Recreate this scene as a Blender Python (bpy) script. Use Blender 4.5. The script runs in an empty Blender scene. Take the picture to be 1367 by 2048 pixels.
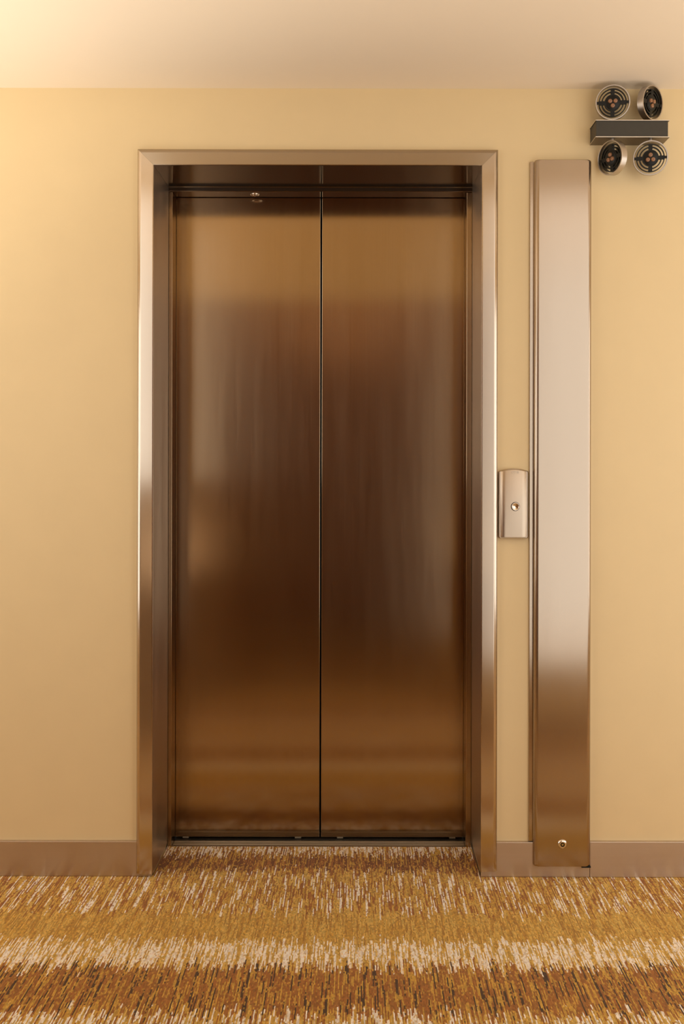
import bpy, bmesh, math, random
from mathutils import Vector, Matrix

# ------------------------------------------------------------------ camera
S = bpy.context.scene
COL = S.collection
F_PX = 1977.0            # focal length in pixels of the 1367 x 2048 frame
VP = (712.0, 920.0)      # principal point (vanishing point of the depth lines)
CAM_H = 1.176
CAM_Y = -2.80
cd = bpy.data.cameras.new('camera')
cam = bpy.data.objects.new('camera', cd)
COL.objects.link(cam)
S.camera = cam
cam.location = (0, CAM_Y, CAM_H)
cam.rotation_euler = (math.radians(90), math.radians(-0.11), 0)
cd.sensor_fit = 'VERTICAL'
cd.sensor_height = 36.0
cd.sensor_width = 36.0
cd.lens = F_PX / 2048.0 * 36.0
cd.shift_x = -(VP[0] - 683.5) / 2048.0
cd.shift_y = (VP[1] - 1024.0) / 2048.0
cd.clip_start = 0.02

# ------------------------------------------------------------------ world, lights, exposure
S.view_settings.view_transform = 'Standard'
S.view_settings.look = 'None'
S.view_settings.gamma = 1.0
S.view_settings.use_curve_mapping = False
S.view_settings.exposure = 0.0
W = bpy.data.worlds.new('world')
S.world = W
W.use_nodes = True
W.node_tree.nodes['Background'].inputs[0].default_value = (0.95, 0.93, 0.9, 1)
W.node_tree.nodes['Background'].inputs[1].default_value = 0.35


def area(name, loc, target, sx, sy, power, col):
    ld = bpy.data.lights.new(name, 'AREA')
    ld.shape = 'RECTANGLE'
    ld.size, ld.size_y = sx, sy
    ld.energy = power
    ld.color = col
    o = bpy.data.objects.new(name, ld)
    COL.objects.link(o)
    o.location = loc
    d = Vector(target) - Vector(loc)
    o.rotation_euler = d.to_track_quat('-Z', 'Y').to_euler()
    return o


DAY = (1.0, 0.93, 0.83)
LAMP = (1.0, 0.90, 0.74)
# daylight entering by the two windows across the corridor and, weaker, by those at its ends
area('daylight_front_left', (-1.81, -1.60, 1.72), (-1.81, 0, 1.72), 2.0, 1.34, 16, DAY)
area('daylight_front_right', (1.555, -1.60, 1.30), (1.555, 0, 1.30), 2.0, 2.2, 20.5, DAY)
area('daylight_right', (2.75, -0.72, 1.18), (0, -0.72, 1.18), 1.0, 1.66, 14, DAY)
area('daylight_left', (-3.05, -0.72, 1.18), (0, -0.72, 1.18), 1.0, 1.66, 14, DAY)


def uplight(name, loc, power, col):
    ld = bpy.data.lights.new(name, 'SPOT')
    ld.energy = power
    ld.color = col
    ld.spot_size = math.radians(92)
    ld.spot_blend = 0.8
    ld.shadow_soft_size = 0.06
    o = bpy.data.objects.new(name, ld)
    COL.objects.link(o)
    o.location = loc
    o.rotation_euler = (math.radians(180), 0, 0)


# bare uplight for the ceiling glow at left; the right one is added fill
uplight('uplight_left', (-1.65, -0.80, 0.50), 72, LAMP)
uplight('fill_right', (1.75, -0.80, 0.50), 20, LAMP)
# added fill without fixtures: two beside the passage opening, one inside it
uplight('fill_post_left', (-0.74, -1.28, 0.50), 48, LAMP)
uplight('fill_post_right', (0.66, -1.28, 0.50), 19, LAMP)
uplight('fill_passage', (-0.13, -3.70, 1.30), 42, LAMP)

# ------------------------------------------------------------------ material helpers


def newmat(name):
    m = bpy.data.materials.new(name)
    m.use_nodes = True
    nt = m.node_tree
    return m, nt, nt.nodes['Principled BSDF']


def N(nt, kind, **kw):
    n = nt.nodes.new(kind)
    for k, v in kw.items():
        setattr(n, k, v)
    return n


def L(nt, a, b):
    nt.links.new(a, b)


def math_node(nt, op, a, b=None, c=None, clamp=False):
    n = nt.nodes.new('ShaderNodeMath')
    n.operation = op
    n.use_clamp = clamp
    for i, v in enumerate((a, b, c)):
        if v is None:
            continue
        if isinstance(v, (int, float)):
            n.inputs[i].default_value = v
        else:
            nt.links.new(v, n.inputs[i])
    return n.outputs[0]


def plain(name, col, rough=0.5, metallic=0.0, spec=0.5, grain=0.0, gscale=200.0, bump=0.0):
    m, nt, b = newmat(name)
    b.inputs['Base Color'].default_value = (*col, 1)
    b.inputs['Roughness'].default_value = rough
    b.inputs['Metallic'].default_value = metallic
    b.inputs['Specular IOR Level'].default_value = spec
    if grain or bump:
        tc = N(nt, 'ShaderNodeTexCoord')
        no = N(nt, 'ShaderNodeTexNoise')
        no.inputs['Scale'].default_value = gscale
        no.inputs['Detail'].default_value = 4
        L(nt, tc.outputs['Object'], no.inputs['Vector'])
        if grain:
            mx = N(nt, 'ShaderNodeMix', data_type='RGBA')
            mx.inputs['A'].default_value = (*[c * (1 - grain) for c in col], 1)
            mx.inputs['B'].default_value = (*[min(1, c * (1 + grain)) for c in col], 1)
            L(nt, no.outputs['Fac'], mx.inputs['Factor'])
            L(nt, mx.outputs['Result'], b.inputs['Base Color'])
        if bump:
            bp = N(nt, 'ShaderNodeBump')
            bp.inputs['Strength'].default_value = bump
            bp.inputs['Distance'].default_value = 0.002
            L(nt, no.outputs['Fac'], bp.inputs['Height'])
            L(nt, bp.outputs['Normal'], b.inputs['Normal'])
    return m


def brushed(name, col, rough=0.25, aniso=0.6, grain='Z', streak=0.06, smudge=0.05, wear=None):
    """Brushed stainless steel; grain = direction of the brush marks."""
    m, nt, b = newmat(name)
    b.inputs['Metallic'].default_value = 1.0
    tc = N(nt, 'ShaderNodeTexCoord')
    geo = N(nt, 'ShaderNodeNewGeometry')
    cr = N(nt, 'ShaderNodeVectorMath', operation='CROSS_PRODUCT')
    L(nt, geo.outputs['True Normal'], cr.inputs[0])
    cr.inputs[1].default_value = (0, 0, 1) if grain == 'Z' else (1, 0, 0)
    nm = N(nt, 'ShaderNodeVectorMath', operation='NORMALIZE')
    L(nt, cr.outputs[0], nm.inputs[0])
    L(nt, nm.outputs[0], b.inputs['Tangent'])
    b.inputs['Anisotropic'].default_value = aniso
    mp = N(nt, 'ShaderNodeMapping')
    mp.inputs['Scale'].default_value = (1100, 1100, 3) if grain == 'Z' else (3, 1100, 1100)
    L(nt, tc.outputs['Object'], mp.inputs['Vector'])
    st = N(nt, 'ShaderNodeTexNoise')
    st.inputs['Scale'].default_value = 1.0
    st.inputs['Detail'].default_value = 3
    L(nt, mp.outputs[0], st.inputs['Vector'])
    mp2 = N(nt, 'ShaderNodeMapping')
    mp2.inputs['Scale'].default_value = (20, 20, 1.8) if grain == 'Z' else (1.8, 20, 20)
    L(nt, tc.outputs['Object'], mp2.inputs['Vector'])
    sm = N(nt, 'ShaderNodeTexNoise')
    sm.inputs['Scale'].default_value = 1.0
    sm.inputs['Detail'].default_value = 5
    sm.inputs['Roughness'].default_value = 0.6
    L(nt, mp2.outputs[0], sm.inputs['Vector'])
    # colour: slight streaks
    mx = N(nt, 'ShaderNodeMix', data_type='RGBA')
    mx.inputs['A'].default_value = (*[c * (1 - streak) for c in col], 1)
    mx.inputs['B'].default_value = (*[min(1, c * (1 + streak)) for c in col], 1)
    s1 = math_node(nt, 'MULTIPLY_ADD', st.outputs['Fac'], 0.6, math_node(nt, 'MULTIPLY', sm.outputs['Fac'], 0.4))
    L(nt, s1, mx.inputs['Factor'])
    L(nt, mx.outputs['Result'], b.inputs['Base Color'])
    # roughness: hand smudges and brushing
    r1 = math_node(nt, 'MULTIPLY_ADD', math_node(nt, 'SUBTRACT', sm.outputs['Fac'], 0.5), smudge * 2, rough)
    r2 = math_node(nt, 'MULTIPLY_ADD', math_node(nt, 'SUBTRACT', st.outputs['Fac'], 0.5), 0.05, r1)
    L(nt, r2, b.inputs['Roughness'])
    bp = N(nt, 'ShaderNodeBump')
    bp.inputs['Strength'].default_value = 0.01
    bp.inputs['Distance'].default_value = 0.0002
    L(nt, st.outputs['Fac'], bp.inputs['Height'])
    L(nt, bp.outputs['Normal'], b.inputs['Normal'])
    return m


def ramp(nt, fac, stops, interp='LINEAR'):
    r = N(nt, 'ShaderNodeValToRGB')
    r.color_ramp.interpolation = interp
    els = r.color_ramp.elements
    while len(els) > 1:
        els.remove(els[0])
    els[0].position = stops[0][0]
    els[0].color = (*stops[0][1], 1)
    for p, c in stops[1:]:
        e = els.new(p)
        e.color = (*c, 1)
    L(nt, fac, r.inputs['Fac'])
    return r.outputs['Color']


def carpet_material():
    """Tufted carpet: narrow columns of yarn along Y, each in short runs of one colour, in cross bands."""
    m, nt, b = newmat('carpet')
    tc = N(nt, 'ShaderNodeTexCoord')
    sp = N(nt, 'ShaderNodeSeparateXYZ')
    L(nt, tc.outputs['Object'], sp.inputs[0])
    # wobble so that the columns are not ruled lines
    wob = N(nt, 'ShaderNodeTexNoise')
    wob.inputs['Scale'].default_value = 70
    wob.inputs['Detail'].default_value = 2
    L(nt, tc.outputs['Object'], wob.inputs['Vector'])
    x = math_node(nt, 'MULTIPLY_ADD', math_node(nt, 'SUBTRACT', wob.outputs['Fac'], 0.5), 0.0026, sp.outputs['X'])
    y = sp.outputs['Y']
    colw = 0.0030
    ci = math_node(nt, 'FLOOR', math_node(nt, 'DIVIDE', x, colw))

    def white(a, bb=None, off=0.0):
        w = N(nt, 'ShaderNodeTexWhiteNoise', noise_dimensions='2D')
        c = N(nt, 'ShaderNodeCombineXYZ')
        L(nt, math_node(nt, 'ADD', a, off), c.inputs[0])
        if bb is not None:
            L(nt, bb, c.inputs[1])
        L(nt, c.outputs[0], w.inputs['Vector'])
        return w.outputs['Value']

    off = white(ci, None, 11.3)
    run = math_node(nt, 'FLOOR', math_node(nt, 'MULTIPLY_ADD', off, 7.0, math_node(nt, 'DIVIDE', y, 0.066)))
    r1 = white(ci, run, 3.7)
    r2 = white(ci, run, 71.9)
    run2 = math_node(nt, 'FLOOR', math_node(nt, 'MULTIPLY_ADD', white(ci, None, 5.1), 5.0, math_node(nt, 'DIVIDE', y, 0.040)))
    r3 = white(ci, run2, 23.2)
    # ragged band position, runs of several columns move together
    lf = N(nt, 'ShaderNodeTexNoise', noise_dimensions='1D')
    lf.inputs['Scale'].default_value = 1.0
    lf.inputs['Detail'].default_value = 2
    L(nt, math_node(nt, 'MULTIPLY', sp.outputs['X'], 45.0), lf.inputs['W'])
    jc = math_node(nt, 'MULTIPLY_ADD', math_node(nt, 'SUBTRACT', white(ci, None, 91.7), 0.5), 0.055,
                   math_node(nt, 'MULTIPLY', math_node(nt, 'SUBTRACT', lf.outputs['Fac'], 0.5), 0.06))
    j = math_node(nt, 'MULTIPLY_ADD', math_node(nt, 'SUBTRACT', r1, 0.5), 0.035, jc)
    PER = 1.30
    u = math_node(nt, 'FRACT', math_node(nt, 'DIVIDE', math_node(nt, 'SUBTRACT', 0.22, math_node(nt, 'ADD', y, j)), PER))
    PALE = (0.96, 0.85, 0.75)
    PALE2 = (0.90, 0.74, 0.57)
    GOLD = (0.60, 0.335, 0.052)
    GOLD2 = (0.68, 0.43, 0.10)
    RUST = (0.36, 0.13, 0.022)
    BRN = (0.20, 0.065, 0.014)
    RUST2 = (0.38, 0.155, 0.030)
    GOLD3 = (0.47, 0.235, 0.036)
    DARK = (0.085, 0.040, 0.016)
    # dominant colour, second colour and accent colour for each band; u runs from the door towards the viewer
    P = [0.0, 0.057, 0.143, 0.35, 0.468, 0.555, 0.705, 0.80]
    A = ramp(nt, u, list(zip(P, (PALE, RUST, GOLD, GOLD, PALE, RUST, PALE, GOLD))), 'CONSTANT')
    B = ramp(nt, u, list(zip(P, (PALE2, BRN, GOLD2, GOLD2, PALE2, RUST2, GOLD2, GOLD2))), 'CONSTANT')
    C = ramp(nt, u, list(zip(P, (GOLD, GOLD, RUST, GOLD3, GOLD2, GOLD, GOLD, RUST2))), 'CONSTANT')
    D = ramp(nt, u, list(zip(P, (RUST, BRN, PALE, GOLD2, GOLD, DARK, RUST, PALE))), 'CONSTANT')

    def mix(f, a, bb):
        mx = N(nt, 'ShaderNodeMix', data_type='RGBA')
        L(nt, f, mx.inputs['Factor'])
        L(nt, a, mx.inputs['A'])
        L(nt, bb, mx.inputs['B'])
        return mx.outputs['Result']

    c = mix(math_node(nt, 'GREATER_THAN', r2, 0.56), A, B)
    c = mix(math_node(nt, 'GREATER_THAN', r3, 0.74), c, C)
    c = mix(math_node(nt, 'GREATER_THAN', white(ci, run, 40.4), 0.83), c, D)
    # single tufts: each a little lighter or darker, some of them flecks of the next colour
    xs = math_node(nt, 'FRACT', math_node(nt, 'DIVIDE', x, colw))
    tf = math_node(nt, 'FLOOR', math_node(nt, 'MULTIPLY_ADD', off, 3.0, math_node(nt, 'DIVIDE', y, 0.0075)))
    tv = white(ci, tf, 8.8)
    c = mix(math_node(nt, 'MULTIPLY', math_node(nt, 'GREATER_THAN', tv, 0.86), 0.7), c, C)
    tv2 = white(ci, tf, 57.3)
    edge = math_node(nt, 'MULTIPLY', math_node(nt, 'ABSOLUTE', math_node(nt, 'SUBTRACT', xs, 0.5)), 2.0)
    edge = math_node(nt, 'POWER', edge, 3.0)
    shade = math_node(nt, 'MULTIPLY', math_node(nt, 'MULTIPLY_ADD', tv2, 0.50, 0.82), math_node(nt, 'MULTIPLY_ADD', edge, -0.28, 1.06))  # gaps between yarn columns darkened: shade put into the colour
    # yarn shade
    fn = N(nt, 'ShaderNodeTexNoise')
    fn.inputs['Scale'].default_value = 700
    fn.inputs['Detail'].default_value = 3
    L(nt, tc.outputs['Object'], fn.inputs['Vector'])
    hv = N(nt, 'ShaderNodeHueSaturation')
    L(nt, c, hv.inputs['Color'])
    L(nt, math_node(nt, 'MULTIPLY', shade, math_node(nt, 'MULTIPLY_ADD', fn.outputs['Fac'], 0.6, 0.70)), hv.inputs['Value'])
    L(nt, hv.outputs['Color'], b.inputs['Base Color'])
    b.inputs['Roughness'].default_value = 1.0
    b.inputs['Specular IOR Level'].default_value = 0.05
    b.inputs['Sheen Weight'].default_value = 0.15
    b.inputs['Sheen Roughness'].default_value = 0.6
    bp = N(nt, 'ShaderNodeBump')
    bp.inputs['Strength'].default_value = 0.6
    bp.inputs['Distance'].default_value = 0.004
    h = math_node(nt, 'MULTIPLY_ADD', tv2, 0.6, math_node(nt, 'MULTIPLY_ADD', edge, -0.5, fn.outputs['Fac']))
    L(nt, h, bp.inputs['Height'])
    L(nt, bp.outputs['Normal'], b.inputs['Normal'])
    return m


M = {}
M['wall'] = plain('cream_wallcovering', (0.82, 0.66, 0.40), 0.62, spec=0.3, grain=0.03, gscale=9, bump=0.0)
M['ceiling'] = plain('ceiling_paint', (0.89, 0.80, 0.68), 0.9, spec=0.2, grain=0.012, gscale=5)
M['carpet'] = carpet_material()
M['door'] = brushed('brushed_steel_door', (0.42, 0.315, 0.21), 0.175, 0.74, 'Z', 0.12, 0.04)
M['frame'] = brushed('brushed_steel_frame', (0.58, 0.50, 0.42), 0.20, 0.6, 'Z', 0.07, 0.05)
M['reveal'] = brushed('rough_steel_reveal', (0.56, 0.48, 0.41), 0.31, 0.8, 'Z', 0.05, 0.06)  # frame steel made rougher so the inner faces reflect lighter
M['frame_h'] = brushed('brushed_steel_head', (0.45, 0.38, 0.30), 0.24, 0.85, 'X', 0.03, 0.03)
M['lip_dark'] = plain('dark_brown_lip', (0.030, 0.017, 0.009), 0.3)
M['soffit'] = brushed('smooth_shaded_soffit', (0.32, 0.265, 0.205), 0.15, 0.4, 'X', 0.05, 0.03)  # the head's steel darkened: the soffit's shade is put into the colour
M['base'] = brushed('brushed_steel_baseboard', (0.60, 0.51, 0.43), 0.40, 0.6, 'X', 0.06, 0.05)
M['panel'] = brushed('brushed_steel_cover', (0.465, 0.385, 0.31), 0.22, 0.7, 'Z', 0.06, 0.04)
M['plate'] = brushed('satin_steel_plate', (0.54, 0.45, 0.36), 0.32, 0.3, 'Z', 0.02, 0.02)
M['chrome'] = plain('polished_chrome', (0.80, 0.75, 0.69), 0.13, 1.0)
M['alu'] = plain('satin_aluminium', (0.52, 0.47, 0.42), 0.33, 1.0)
M['alu_edge'] = plain('bright_aluminium', (0.80, 0.74, 0.66), 0.35, 1.0)
M['plate_face'] = plain('darkened_aluminium', (0.24, 0.20, 0.16), 0.40, 1.0)  # edge plate's aluminium with its faces' dark reflection put into the colour
M['sill'] = brushed('sill_aluminium', (0.45, 0.40, 0.33), 0.38, 0.5, 'X', 0.05, 0.05)
M['black'] = plain('black_anodised', (0.008, 0.008, 0.007), 0.40, 0.0, 0.3)
M['char'] = plain('charcoal_paint', (0.050, 0.045, 0.036), 0.5, 0.0, 0.4, grain=0.12, gscale=60)
M['void'] = plain('shaft_dark', (0.006, 0.005, 0.004), 0.9)
M['lens'] = plain('amber_lens', (0.34, 0.17, 0.09), 0.15, 0.0, 0.6)
M['lens_in'] = plain('lens_centre', (0.30, 0.09, 0.03), 0.3, 0.0, 0.6)
M['wood'] = plain('brown_wood_panelling', (0.62, 0.36, 0.19), 0.45, grain=0.25, gscale=6)
M['sill_shade'] = plain('greige_sill_shade', (0.36, 0.27, 0.19), 0.5, grain=0.06, gscale=6)  # shade of the backlit sill wall, given as a darker colour
M['gib'] = plain('grey_plastic', (0.30, 0.27, 0.21), 0.6)
M['white'] = plain('white_window_paint', (0.80, 0.76, 0.70), 0.5)


def glass_mat():
    m = bpy.data.materials.new('window_glass')
    m.use_nodes = True
    nt = m.node_tree
    nt.nodes.clear()
    out = N(nt, 'ShaderNodeOutputMaterial')
    tr = N(nt, 'ShaderNodeBsdfTransparent')
    gl = N(nt, 'ShaderNodeBsdfGlossy')
    gl.inputs['Roughness'].default_value = 0.02
    mx = N(nt, 'ShaderNodeMixShader')
    mx.inputs[0].default_value = 0.06
    L(nt, tr.outputs[0], mx.inputs[1])
    L(nt, gl.outputs[0], mx.inputs[2])
    L(nt, mx.outputs[0], out.inputs['Surface'])
    return m


M['glass'] = glass_mat()

# ------------------------------------------------------------------ geometry helpers


def bm_box(bm, x0, x1, y0, y1, z0, z1):
    v = [bm.verts.new(p) for p in ((x0, y0, z0), (x1, y0, z0), (x1, y1, z0), (x0, y1, z0),
                                   (x0, y0, z1), (x1, y0, z1), (x1, y1, z1), (x0, y1, z1))]
    for f in ((3, 2, 1, 0), (4, 5, 6, 7), (0, 1, 5, 4), (1, 2, 6, 5), (2, 3, 7, 6), (3, 0, 4, 7)):
        bm.faces.new([v[i] for i in f])


def bm_prism(bm, sections):
    """Loft between closed loops of points (all the same length), capped at both ends."""
    loops = [[bm.verts.new(p) for p in s] for s in sections]
    n = len(loops[0])
    for a, b in zip(loops, loops[1:]):
        for i in range(n):
            k = (i + 1) % n
            bm.faces.new((a[i], a[k], b[k], b[i]))
    bm.faces.new(list(reversed(loops[0])))
    bm.faces.new(loops[-1])


def bm_lathe(bm, prof, seg=48, closed=False):
    """Revolve (r, h) points about local +Z."""
    rings = []
    for r, h in prof:
        if r < 1e-7:
            rings.append([bm.verts.new((0, 0, h))])
        else:
            rings.append([bm.verts.new((r * math.cos(2 * math.pi * i / seg), r * math.sin(2 * math.pi * i / seg), h))
                          for i in range(seg)])
    pairs = list(zip(rings, rings[1:]))
    if closed:
        pairs.append((rings[-1], rings[0]))
    for a, b in pairs:
        for i in range(seg):
            k = (i + 1) % seg
            if len(a) == 1 and len(b) == 1:
                continue
            if len(a) == 1:
                bm.faces.new((a[0], b[k], b[i]))
            elif len(b) == 1:
                bm.faces.new((a[i], a[k], b[0]))
            else:
                bm.faces.new((a[i], a[k], b[k], b[i]))


def link(name, bm, mat, parent=None, smooth=False, bevel=0.0, seg=2, loc=None, rot=None):
    bmesh.ops.recalc_face_normals(bm, faces=bm.faces[:])
    me = bpy.data.meshes.new(name)
    bm.to_mesh(me)
    bm.free()
    me.materials.append(mat)
    o = bpy.data.objects.new(name, me)
    COL.objects.link(o)
    if parent is not None:
        o.parent = parent
    if loc is not None:
        o.location = loc
    if rot is not None:
        o.rotation_mode = 'QUATERNION'
        o.rotation_quaternion = rot
    if bevel > 0:
        md = o.modifiers.new('bevel', 'BEVEL')
        md.width = bevel
        md.segments = seg
        md.limit_method = 'ANGLE'
        md.angle_limit = math.radians(40)
    if smooth:
        me.polygons.foreach_set('use_smooth', [True] * len(me.polygons))
        me.update()
        me.set_sharp_from_angle(angle=math.radians(38))
    return o


def tag(o, label=None, cat=None, group=None, kind=None):
    if label:
        o['label'] = label
    if cat:
        o['category'] = cat
    if group:
        o['group'] = group
    if kind:
        o['kind'] = kind
    return o


def empty(name, loc=(0, 0, 0)):
    o = bpy.data.objects.new(name, None)
    o.empty_display_size = 0.1
    COL.objects.link(o)
    o.location = loc
    return o


def box_obj(name, mat, x0, x1, y0, y1, z0, z1, parent=None, bevel=0.0, seg=2, origin=(0, 0, 0)):
    bm = bmesh.new()
    ox, oy, oz = origin
    bm_box(bm, x0 - ox, x1 - ox, y0 - oy, y1 - oy, z0 - oz, z1 - oz)
    return link(name, bm, mat, parent, bevel=bevel, seg=seg)


# ------------------------------------------------------------------ measures (metres)
CEIL = 2.2283
CEIL2, STEP_Y = 2.45, -0.85     # the ceiling is higher beyond the lift side of the corridor
XL, XR = -0.571, 0.3515        # inner faces of the frame
ZH = 2.0045                    # underside of the frame's head
FW = 0.0465                    # width of the frame's face
FY = -0.020                    # front plane of the frame
Y_STRIP = 0.205
Y_DOOR = 0.275
SX0, SX1 = -0.560, 0.3344      # clear opening
SEAM = -0.1100
HALL = -1.42                   # the wall opposite
END_L, END_R = -3.0, 2.7
OP_L, OP_R = -0.78, 0.52       # passage opposite, where the viewer stands
PASS_Y = -4.2

# ------------------------------------------------------------------ the setting
bm = bmesh.new()
g = 0.006
bm_box(bm, END_L, XL - g, 0, 0.34, -0.02, CEIL)
bm_box(bm, XR + g, END_R, 0, 0.34, -0.02, CEIL)
bm_box(bm, XL - g, XR + g, 0, 0.34, ZH + g, CEIL)
tag(link('wall_back', bm, M['wall']), 'cream wall with the lift doorway in it', 'wall', kind='structure')

bm = bmesh.new()
bm_box(bm, END_L, END_R, PASS_Y, 0.0, -0.06, 0.0)
bm_box(bm, XL, XR, 0.0, 0.2056, -0.06, 0.0)
tag(link('floor', bm, M['carpet']), 'carpet with cross bands of gold, rust and pale streaks', 'carpet', kind='structure')

bm = bmesh.new()
bm_box(bm, END_L, END_R, STEP_Y, 0.34, CEIL, CEIL2)
bm_box(bm, END_L, END_R, PASS_Y, STEP_Y, CEIL2, CEIL2 + 0.08)
tag(link('ceiling', bm, M['ceiling']), 'plain pale cream ceiling', 'ceiling', kind='structure')

WINS = [('window_3', -2.80, -0.82, 1.05, 2.36, 'white framed window over a sill wall with an added dark panel, across from the lift on the left'),
        ('window_4', 0.56, 2.55, 0.28, 2.36, 'tall white framed window across from the lift on the right')]
bm = bmesh.new()
for (a0, a1), (nm, x0, x1, z0, z1, lab) in zip(((END_L, OP_L), (OP_R, END_R)), WINS):
    bm_box(bm, a0, x0, HALL - 0.12, HALL, 0, CEIL2)
    bm_box(bm, x1, a1, HALL - 0.12, HALL, 0, CEIL2)
    bm_box(bm, x0, x1, HALL - 0.12, HALL, 0, z0)
    bm_box(bm, x0, x1, HALL - 0.12, HALL, z1, CEIL2)
bm_box(bm, OP_L, OP_R, HALL - 0.12, HALL, 1.97, CEIL2)
tag(link('wall_front', bm, M['wall']), 'cream wall across the corridor from the lift', 'wall', kind='structure')
for nm, x0, x1, z0, z1, lab in WINS:
    w, y0, y1 = 0.03, HALL - 0.10, HALL - 0.04
    bm = bmesh.new()
    bm_box(bm, x0, x0 + w, y0, y1, z0, z1)
    bm_box(bm, x1 - w, x1, y0, y1, z0, z1)
    bm_box(bm, x0 + w, x1 - w, y0, y1, z0, z0 + w)
    bm_box(bm, x0 + w, x1 - w, y0, y1, z1 - w, z1)
    wf = tag(link(nm, bm, M['white']), lab, 'window', kind='structure')
    box_obj('pane', M['glass'], x0 + w, x1 - w, HALL - 0.073, HALL - 0.067, z0 + w, z1 - w, wf)
bm = bmesh.new()
bm_box(bm, OP_L - 0.04, OP_L, PASS_Y, HALL - 0.12, 0, CEIL2)
bm_box(bm, OP_R, OP_R + 0.04, PASS_Y, HALL - 0.12, 0, CEIL2)
bm_box(bm, OP_L - 0.1, OP_R + 0.1, PASS_Y - 0.1, PASS_Y, 0, CEIL2)
tag(link('wall_passage', bm, M['wood']), 'brown panelled passage facing the lift', 'wall', kind='structure')
box_obj('shade_panel', M['sill_shade'], END_L, OP_L, HALL, HALL + 0.02, 0, 1.05)  # added panel, painted dark for the shade below the left window
tag(bpy.data.objects['shade_panel'], 'greige panel added to put shade on the wall under the left window', 'shade panel', kind='structure')
box_obj('trim_2', M['base'], OP_R, END_R, HALL, HALL + 0.012, 0, 0.10)
tag(bpy.data.objects['trim_2'], 'metal skirting on the wall across from the lift', 'skirting', kind='structure')


def end_wall(side, x0, x1, name, wname):
    y0, y1, z0, z1 = -1.22, -0.22, 0.35, 2.0
    bm = bmesh.new()
    bm_box(bm, x0, x1, HALL, y0, 0, CEIL2)
    bm_box(bm, x0, x1, y1, 0, 0, CEIL2)
    bm_box(bm, x0, x1, y0, y1, 0, z0)
    bm_box(bm, x0, x1, y0, y1, z1, CEIL2)
    tag(link(name, bm, M['wall']), 'cream end wall of the corridor with a window', 'wall', kind='structure')
    bm = bmesh.new()
    w = 0.05
    bm_box(bm, x0, x1, y0, y0 + w, z0, z1)
    bm_box(bm, x0, x1, y1 - w, y1, z0, z1)
    bm_box(bm, x0, x1, y0 + w, y1 - w, z0, z0 + w)
    bm_box(bm, x0, x1, y0 + w, y1 - w, z1 - w, z1)
    fr = tag(link(wname, bm, M['white']), 'white framed window at the end of the corridor', 'window', kind='structure')
    xm = (x0 + x1) / 2
    box_obj('pane', M['glass'], xm - 0.003, xm + 0.003, y0 + w, y1 - w, z0 + w, z1 - w, fr)


end_wall('right', END_R - 0.06, END_R, 'wall_right', 'window_1')
end_wall('left', END_L, END_L + 0.06, 'wall_left', 'window_2')

# dark lift shaft behind the doors
bm = bmesh.new()
bm_box(bm, -0.8, 0.6, 0.34, 0.36, -0.06, CEIL)
bm_box(bm, XL, XR, 0.31, 0.34, ZH + 0.004, ZH + 0.01)
tag(link('wall_shaft', bm, M['void']), 'dark lift shaft behind the doors', 'shaft', kind='structure')

# baseboards
BT = 0.012
bb = []
for nm, x0, x1, h, lab in (
        ('baseboard_left', END_L + 0.06, XL - 0.0015, 0.0985, 'brushed metal skirting left of the lift frame'),
        ('baseboard_middle', XR + 0.0015, 0.6600, 0.0985, 'brushed metal skirting between the lift frame and the tall cover'),
        ('baseboard_right', 0.6606, END_R - 0.06, 0.1000, 'brushed metal skirting right of the tall cover')):
    o = box_obj(nm, M['base'], x0, x1, -BT, 0, 0.0005, h, bevel=0.0012)
    tag(o, lab, 'skirting', kind='structure')

# ------------------------------------------------------------------ lift frame
frame = tag(empty('door_frame', (SEAM, 0, 0)),
            'brushed steel frame around the lift doorway, mitred at its top corners', 'door frame')
# profile (u = away from the opening, y)
PROF = [(0.0, Y_STRIP), (0.0, FY + 0.0034), (0.0, FY + 0.0022), (0.0007, FY + 0.0007), (0.0022, FY), (0.0032, FY), (FW - 0.0116, FY), (FW - 0.0105, FY), (FW - 0.0092, FY + 0.0004),
        (FW - 0.0010, FY + 0.0055), (FW, FY + 0.0068), (FW, -0.0005), (0.004, -0.0005), (0.004, Y_STRIP)]


def jamb(sign, xin, zbot, label):
    bm = bmesh.new()
    lo = [(xin + sign * u - SEAM, y, zbot) for u, y in PROF]
    hi = [(xin + sign * u - SEAM, y, ZH + u - 0.0002) for u, y in PROF]
    bm_prism(bm, [lo, hi])
    o = link('jamb', bm, M['frame'], frame, smooth=True)
    o.data.materials.append(M['reveal'])
    for p in o.data.polygons:
        if p.normal.x * sign < -0.9:
            p.material_index = 1
    return o


jamb(-1, XL, 0.0105, '')
jamb(1, XR, 0.0185, '')
bm = bmesh.new()
le = [(XL - u + 0.0002 - SEAM, y, ZH + u) for u, y in PROF]
ri = [(XR + u - 0.0002 - SEAM, y, ZH + u) for u, y in PROF]
bm_prism(bm, [le, ri])
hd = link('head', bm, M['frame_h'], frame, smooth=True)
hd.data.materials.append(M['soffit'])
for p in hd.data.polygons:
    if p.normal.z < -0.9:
        p.material_index = 1
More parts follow.
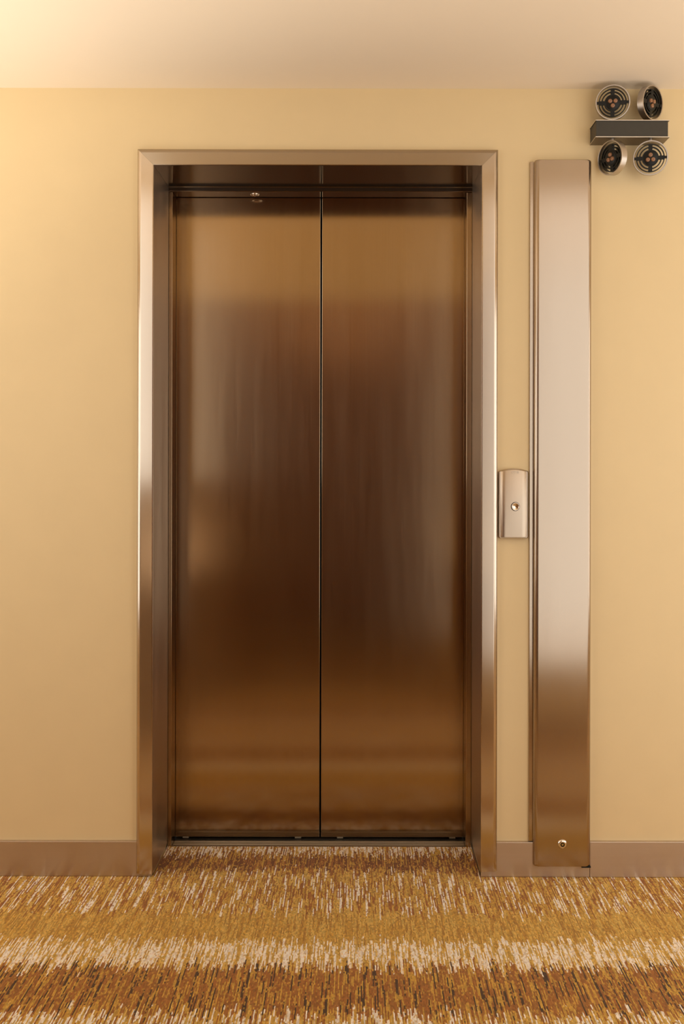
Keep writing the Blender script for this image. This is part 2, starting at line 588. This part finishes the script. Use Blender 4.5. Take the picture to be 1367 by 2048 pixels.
# inner returns beside the doors and the lip over them
box_obj('side_return', M['door'], XL + 0.0003 - SEAM, SX0 - SEAM, Y_STRIP + 0.001, 0.268, -0.029, 1.9905, frame, bevel=0.0012)
box_obj('side_return', M['door'], SX1 - SEAM, XR - 0.0003 - SEAM, Y_STRIP + 0.001, 0.268, -0.029, 1.9905, frame, bevel=0.0012)
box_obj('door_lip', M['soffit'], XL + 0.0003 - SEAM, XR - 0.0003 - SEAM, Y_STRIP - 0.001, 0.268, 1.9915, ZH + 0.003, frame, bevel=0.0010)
sl = box_obj('lip_dark_strip', M['lip_dark'], XL + 0.0006 - SEAM, XR - 0.0006 - SEAM, 0.2030, 0.2041, 1.9930, ZH - 0.0016, frame)  # added strip: the lip's dark reflection put in as colour
sl['label'] = 'dark strip added to darken the front of the lip'
et = box_obj('edge_trim', M['frame_h'], XL + 0.0006 - SEAM, XR - 0.0006 - SEAM, 0.2010, 0.2041, ZH - 0.0015, ZH - 0.0001, frame, bevel=0.0004)
# small round sensor under the lip
bm = bmesh.new()
bm_lathe(bm, [(0, -0.0008), (0.006, -0.0008), (0.0085, -0.0012), (0.0105, -0.0030), (0.0128, -0.0030), (0.0142, -0.0012), (0.0142, 0.002), (0, 0.002)], 36)
sn = link('sensor', bm, M['chrome'], frame, smooth=True, loc=(-0.313 - SEAM, 0.238, 1.9915))
sn['label'] = 'small round chrome fitting under the lip'
for sx in (-0.004, 0.004):
    bm = bmesh.new()
    bm_lathe(bm, [(0, -0.0025), (0.0018, -0.0020), (0.0022, 0.0), (0, 0.0)], 12)
    link('screw', bm, M['alu_edge'], sn, smooth=True, loc=(sx, 0, -0.0012))

# ------------------------------------------------------------------ doors
DZ0, DZ1 = 0.0035, 2.03


def door(name, x0, x1, gibs, label):
    d = box_obj(name, M['door'], x0, x1, Y_DOOR, Y_DOOR + 0.03, DZ0, DZ1, bevel=0.0014)
    tag(d, label, 'lift door', kind='structure')
    for gx in gibs:
        X = (gx - VP[0]) * 3.085 / F_PX
        box_obj('guide_shoe', M['gib'], X - 0.0095, X + 0.0095, Y_DOOR + 0.004, Y_DOOR + 0.016, -0.0028, DZ0, d, bevel=0.0008)
    return d


door('door_1', -0.595, SEAM - 0.0024, (373, 597), 'left leaf of the closed brushed steel lift doors')
door('door_2', SEAM + 0.0024, 0.365, (681, 905), 'right leaf of the closed brushed steel lift doors')

# sill: grooved threshold
sill = tag(empty('door_sill', (SEAM, 0.25, -0.03)), 'grooved metal threshold under the lift doors', 'threshold')
o3 = (SEAM, 0.25, -0.03)
box_obj('sill_plate', M['sill'], SX0 + 0.0003, SX1 - 0.0003, 0.2060, 0.338, -0.03, -0.0070, sill, origin=o3)
for (ya, yb, zt) in ((0.2061, 0.2235, -0.0030), (0.2275, 0.2310, -0.0030), (0.2355, 0.2415, -0.0030), (0.2460, 0.2495, -0.0030), (0.2545, 0.2600, -0.0030)):
    box_obj('ridge', M['sill'], SX0 + 0.0005, SX1 - 0.0005, ya, yb, -0.0072, zt, sill, bevel=0.0008, seg=1, origin=o3)

# ------------------------------------------------------------------ call button plate
PX0, PX1 = 0.4008, 0.4852
PZ0, PZ1 = 0.9560, 1.1465
PB = -0.019
pc = (PX0 + PX1) / 2
call = tag(empty('call_button_panel', (pc, 0, PZ0)), 'small satin steel call plate with one round button beside the lift frame', 'call button')


def rounded_loop(x0, x1, y, zb, zc, arch, n=12, r=0.004):
    """Outline of the plate at depth y: straight bottom, arched top, small corner radii."""
    pts = []
    def arc(cx, cz, a0, a1, rr):
        for i in range(5):
            a = math.radians(a0 + (a1 - a0) * i / 4)
            pts.append((cx + rr * math.cos(a), y, cz + rr * math.sin(a)))
    arc(x0 + r, zb + r, 180, 270, r)
    arc(x1 - r, zb + r, 270, 360, r)
    arc(x1 - r, zc - r, 0, 75, r)
    w = (x1 - x0) / 2 - r * 0.8
    cx = (x0 + x1) / 2
    for i in range(1, n):
        t = 1 - 2 * i / n
        pts.append((cx + w * t, y, zc - 0.0003 + arch * (1 - t * t)))
    arc(x0 + r, zc - r, 105, 180, r)
    return pts


bm = bmesh.new()
hw = (PX1 - PX0) / 2
H0 = PZ1 - PZ0
secs = []
for ins, y in ((0.0030, -0.0002), (0.0012, -0.006), (0.0, -0.0075), (0.0002, -0.0105), (0.0012, -0.0133), (0.0030, -0.0152)):
    secs.append(rounded_loop(-hw + ins, hw - ins, y, ins * 0.5, H0 - ins * 0.5, 0.0072))
bm_prism(bm, secs)
link('base_plate', bm, M['plate'], call, smooth=True)
# crowned face: flat in the middle, rolled over at both sides
bm = bmesh.new()
nx = 26
cols = []
for i in range(nx + 1):
    t = i / nx * 2 - 1
    x = t * (hw - 0.0022)
    e = max(0.0, (abs(t) - 0.62) / 0.38)
    y = -0.0188 + 0.0062 * e ** 2.0
    zt = H0 - 0.0020 + 0.0071 * (1 - t * t)
    e2 = max(0.0, (abs(t) - 0.93) / 0.07)
    zt -= 0.0022 * e2 ** 2
    zb = 0.0018 + 0.0018 * e2 ** 2
    col = []
    for k, (z, dy) in enumerate(((zb, 0.004), (zb + 0.0006, 0.0012), (zb + 0.0018, 0.0), (zt - 0.0030, 0.0), (zt - 0.0010, 0.0014), (zt, 0.0045))):
        col.append(bm.verts.new((x, y + dy, z)))
    cols.append(col)
for a, b in zip(cols, cols[1:]):
    for k in range(5):
        bm.faces.new((a[k], a[k + 1], b[k + 1], b[k]))
# close the back
bk = [[bm.verts.new((c[0].co.x, -0.011, c[0].co.z)), bm.verts.new((c[-1].co.x, -0.011, c[-1].co.z))] for c in cols]
for i in range(nx):
    bm.faces.new((cols[i][0], cols[i + 1][0], bk[i + 1][0], bk[i][0]))
    bm.faces.new((cols[i][-1], cols[i + 1][-1], bk[i + 1][1], bk[i][1]))
    bm.faces.new((bk[i][0], bk[i + 1][0], bk[i + 1][1], bk[i][1]))
for c, k in ((cols[0], bk[0]), (cols[-1], bk[-1])):
    bm.faces.new([*c, k[1], k[0]])
link('face_plate', bm, M['plate'], call, smooth=True)
QF = Vector((0, -1, 0)).to_track_quat('Z', 'Y')          # local +Z to the viewer's side (-Y)
BZ = 1.0460 - PZ0
BX = 0.4475 - pc
bm = bmesh.new()
bm_lathe(bm, [(0.0113, 0.0), (0.0114, 0.0012), (0.0117, 0.0016), (0.0122, 0.0015), (0.0126, 0.0004), (0.0126, -0.003), (0.0113, -0.003)], 48, closed=True)
bz = link('button_ring', bm, M['black'], call, smooth=True, loc=(BX, -0.0188, BZ), rot=QF)
bm = bmesh.new()
bm_lathe(bm, [(0, 0.0002), (0.0004, 0.00035), (0.0020, 0.0009), (0.0045, 0.0019), (0.0070, 0.0029), (0.0090, 0.0037), (0.0096, 0.0041), (0.0102, 0.0043), (0.0108, 0.0041), (0.0111, 0.0034), (0.0111, -0.0045), (0, -0.0045)], 48)
bt = link('button', bm, M['chrome'], call, smooth=True, loc=(BX, -0.0190, BZ), rot=QF)
bt['label'] = 'round dished chrome call button'


def text_mesh(name, body, size, depth, mat, parent, loc, rot, bevel=0.0):
    cu = bpy.data.curves.new(name, 'FONT')
    cu.body = body
    cu.size = size
    cu.extrude = depth
    cu.align_x = 'CENTER'
    cu.align_y = 'CENTER'
    cu.space_character = 1.08
    t = bpy.data.objects.new(name + '_curve', cu)
    COL.objects.link(t)
    dg = bpy.context.evaluated_depsgraph_get()
    me = bpy.data.meshes.new_from_object(t.evaluated_get(dg))
    bpy.data.objects.remove(t)
    me.name = name
    me.materials.clear()
    me.materials.append(mat)
    o = bpy.data.objects.new(name, me)
    COL.objects.link(o)
    o.parent = parent
    o.location = loc
    o.rotation_euler = rot
    return o


tx = text_mesh('lettering', 'OTIS', 0.0098, 0.0005, M['plate'], call, (0.0030, -0.01905, 1.1420 - PZ0), (math.radians(90), 0, 0))
tx['label'] = 'raised metal lettering reading OTIS'

# ------------------------------------------------------------------ tall cover beside the lift
CX0, CX1 = 0.4995, 0.6605
CZ0, CZ1 = 0.0345, 2.0215
CP = 0.0255
cover = tag(empty('cover_panel', ((CX0 + CX1) / 2, 0, 0)), 'tall narrow brushed steel cover with a key lock near its foot', 'cover panel')
cx = (CX0 + CX1) / 2


def rr_loop(x0, x1, z0, z1, r, y, n=6):
    pts = []
    for (ax, az, a0) in ((x0 + r, z0 + r, 180), (x1 - r, z0 + r, 270), (x1 - r, z1 - r, 0), (x0 + r, z1 - r, 90)):
        for i in range(n + 1):
            a = math.radians(a0 + 90 * i / n)
            pts.append((ax + r * math.cos(a), y, az + r * math.sin(a)))
    return pts


bm = bmesh.new()
secs = [rr_loop(CX0 - cx, CX1 - cx, CZ0, CZ1, 0.006, -0.0004), rr_loop(CX0 - cx, CX1 - cx, CZ0, CZ1, 0.006, -CP + 0.013)]
R = 0.0125
for i in range(1, 9):
    a = math.radians(90 * i / 8)
    ins = R * (1 - math.cos(a))
    insz = 0.0018 * (1 - math.cos(a))
    y = -CP + 0.013 - 0.013 * math.sin(a)
    secs.append(rr_loop(CX0 - cx + ins, CX1 - cx - ins, CZ0 + insz, CZ1 - insz, 0.006, y))
secs.append(rr_loop(CX0 - cx + R + 0.0007, CX1 - cx - R - 0.0007, CZ0 + 0.0025, CZ1 - 0.0025, 0.0055, -CP))
bm_prism(bm, secs)
link('cover_body', bm, M['panel'], cover, smooth=True)
box_obj('flange', M['panel'], 0.4892 - cx, CX0 + 0.002 - cx, -0.0065, -0.0003, 0.1000, 2.0200, cover, bevel=0.001)
box_obj('slot', M['void'], 0.6345 - cx, 0.6602 - cx, -0.0250, -0.0130, 0.0322, 0.0358, cover)
bm = bmesh.new()
bm_lathe(bm, [(0.0, 0.0045), (0.0030, 0.0045), (0.0034, 0.0), (0.0054, 0.0), (0.0060, 0.0048), (0.0078, 0.0052), (0.0105, 0.0040), (0.0128, 0.0018), (0.0136, -0.001), (0, -0.001)], 40)
lk = link('lock', bm, M['chrome'], cover, smooth=True, loc=(0.5800 - cx, -CP, 0.0990), rot=QF)
lk['label'] = 'round chrome key lock'
bm = bmesh.new()
bm_box(bm, -0.0005, 0.0005, -0.0022, 0.0022, 0.0030, 0.0047)
link('keyhole', bm, M['void'], lk)

# ------------------------------------------------------------------ twin spot lamp on the wall
LP = -0.072
LX0, LX1 = 0.6585, 0.8630
LZ0, LZ1 = 2.0685, 2.1165
lo = ((LX0 + LX1) / 2, 0.0, (LZ0 + LZ1) / 2)
lamp = tag(empty('wall_spotlight', lo), 'dark wall light box with four round adjustable spot heads, two above and two below', 'spotlight')
box_obj('lamp_box', M['char'], LX0 + 0.002, LX1 - 0.004, LP + 0.0030, -0.0003, LZ0 + 0.0022, LZ1 - 0.0022, lamp, bevel=0.0006, origin=lo)
for za, zb in ((LZ1 - 0.0022, LZ1), (LZ0, LZ0 + 0.0022)):
    p = box_obj('edge_plate', M['alu_edge'], LX0, LX1, LP, -0.0003, za, zb, lamp, bevel=0.0004, origin=lo)
    p['label'] = 'thin bright-edged metal plate closing the box'
    p.data.materials.append(M['plate_face'])
    for f in p.data.polygons:
        if abs(f.normal.z) > 0.9:
            f.material_index = 1

HR = 0.0470


def view_dir(px, py, a, r, u):
    """World normal from its components towards the viewer, to the right and up, as seen at a point."""
    F = Vector(((px - VP[0]) / F_PX, 1.0, (VP[1] - py) / F_PX)).normalized()
    Rr = F.cross(Vector((0, 0, 1))).normalized()
    U = Rr.cross(F).normalized()
    return (-F * a + Rr * r + U * u).normalized()


def disc_with_slots(bm, t):
    """Heat-sink disc in the local XY plane, front at z = 0, back at z = -t; two arc slots in each quadrant."""
    radii = [0.0, 0.42, 0.475, 0.585, 0.65, 0.76, 0.81]
    seg = 120
    def on_spoke(r, k):
        a = (k + 0.5) * 2 * math.pi / seg
        d = min(abs(math.sin(a)), abs(math.cos(a))) * r
        return d < 0.10
    def solid(bi, k):
        if bi in (2, 4):
            rm = (radii[bi] + radii[bi + 1]) / 2
            return on_spoke(rm, k)
        return True
    grid = {}
    def vert(ri, k, lay):
        k %= seg
        key = (ri, k if ri else 0, lay)
        if key not in grid:
            a = k * 2 * math.pi / seg
            grid[key] = bm.verts.new((radii[ri] * HR * math.cos(a), radii[ri] * HR * math.sin(a), -t * lay))
        return grid[key]
    nb = len(radii) - 1
    for bi in range(nb):
        for k in range(seg):
            if not solid(bi, k):
                continue
            for lay in (0, 1):
                if bi == 0:
                    f = [vert(0, 0, lay), vert(1, k, lay), vert(1, k + 1, lay)]
                else:
                    f = [vert(bi, k, lay), vert(bi + 1, k, lay), vert(bi + 1, k + 1, lay), vert(bi, k + 1, lay)]
                bm.faces.new(f)
            # walls
            if bi == nb - 1 or not solid(bi + 1, k):
                bm.faces.new((vert(bi + 1, k, 0), vert(bi + 1, k + 1, 0), vert(bi + 1, k + 1, 1), vert(bi + 1, k, 1)))
            if bi > 0 and not solid(bi - 1, k):
                bm.faces.new((vert(bi, k, 0), vert(bi, k + 1, 0), vert(bi, k + 1, 1), vert(bi, k, 1)))
            if bi in (2, 4):
                for kk, ke in ((k - 1, k), (k + 1, k + 1)):
                    if not solid(bi, kk % seg):
                        bm.faces.new((vert(bi, ke, 0), vert(bi + 1, ke, 0), vert(bi + 1, ke, 1), vert(bi, ke, 1)))


HEADS = [
    # px, py of the face's centre, depth y of the centre, normal in view components, lens triangle up/down, label
    (1223.5, 203.5, -0.062, (0.97, 0.10, 0.18), -1, 'upper left head, facing the viewer'),
    (1303.5, 204.0, -0.052, (0.56, 0.815, 0.10), -1, 'upper right head, turned to the right'),
    (1217.5, 314.5, -0.058, (0.70, -0.70, 0.12), 1, 'lower left head, turned to the left'),
    (1299.0, 314.5, -0.062, (0.985, 0.07, 0.10), 1, 'lower right head, facing the viewer'),
]
RT = 0.0185
for i, (px, py, yy, comp, tri, lab) in enumerate(HEADS):
    dep = yy - CAM_Y
    c = Vector(((px - VP[0]) * dep / F_PX, yy, CAM_H + (VP[1] - py) * dep / F_PX))
    n = view_dir(px, py, *comp)
    # local frame: Z = normal, X = sideways, Y = up
    Xv = Vector((0, 0, 1)).cross(n).normalized()
    Yv = n.cross(Xv).normalized()
    q = Matrix((Xv, Yv, n)).transposed().to_quaternion()
    bm = bmesh.new()
    bm_lathe(bm, [(HR * 0.925, -0.0010), (HR * 0.926, 0.0), (HR * 0.934, 0.0006), (HR * 0.992, 0.0006), (HR, 0.0), (HR, -0.0008), (HR, -RT + 0.001), (HR, -RT), (HR * 0.985, -RT - 0.0008), (HR * 0.925, -RT)], 64, closed=True)
    head = link('spot_head', bm, M['alu'], lamp, smooth=True, loc=c - Vector(lo), rot=q)
    head['label'] = lab
    bm = bmesh.new()
    disc_with_slots(bm, 0.0110)
    link('heat_sink', bm, M['black'], head, loc=(0, 0, -0.0045))
    bm = bmesh.new()
    bm_lathe(bm, [(0, 0.0015), (HR * 0.385, 0.0015), (HR * 0.405, 0.0008), (HR * 0.405, -0.003), (0, -0.003)], 48)
    link('hub', bm, M['black'], head, smooth=True, loc=(0, 0, -0.0045))
    for sgn in (-1, 1):
        bm = bmesh.new()
        bm_box(bm, min(sgn * 0.80 * HR, sgn * 0.935 * HR), max(sgn * 0.80 * HR, sgn * 0.935 * HR), -0.0036, 0.0036, -0.0075, -0.0025)
        link('pivot', bm, M['black'], head)
    for (lx, lz) in ((-0.165, 0.075 * -tri * -1), (0.165, 0.075 * -tri * -1), (0, 0)):
        pass
    for k in range(3):
        a = math.radians(90 * tri + 120 * k)
        bm = bmesh.new()
        bm_lathe(bm, [(0, 0.0028), (HR * 0.050, 0.0030), (HR * 0.060, 0.0042), (HR * 0.105, 0.0036), (HR * 0.125, 0.0012), (HR * 0.125, -0.001), (0, -0.001)], 20)
        ln = link('lens', bm, M['lens'], head, smooth=True, loc=(0.178 * HR * math.cos(a), 0.178 * HR * math.sin(a), -0.0026))
    # stem between the box and the back edge of the ring
    up = c.z > lo[2]
    zb = LZ1 if up else LZ0
    ringc = c - n * (RT * 0.5)
    zend = ringc.z - HR * 0.99 if up else ringc.z + HR * 0.99
    bm = bmesh.new()
    h = abs(zend - zb) + 0.0025
    bm_lathe(bm, [(0, 0), (0.0045, 0), (0.0045, h * 0.45), (0.0032, h * 0.5), (0.0032, h), (0, h)], 20)
    st = link('stem', bm, M['alu'], lamp, smooth=True,
              loc=Vector((ringc.x, ringc.y, zb if up else zb)) - Vector(lo))
    if not up:
        st.rotation_euler = (math.pi, 0, 0)
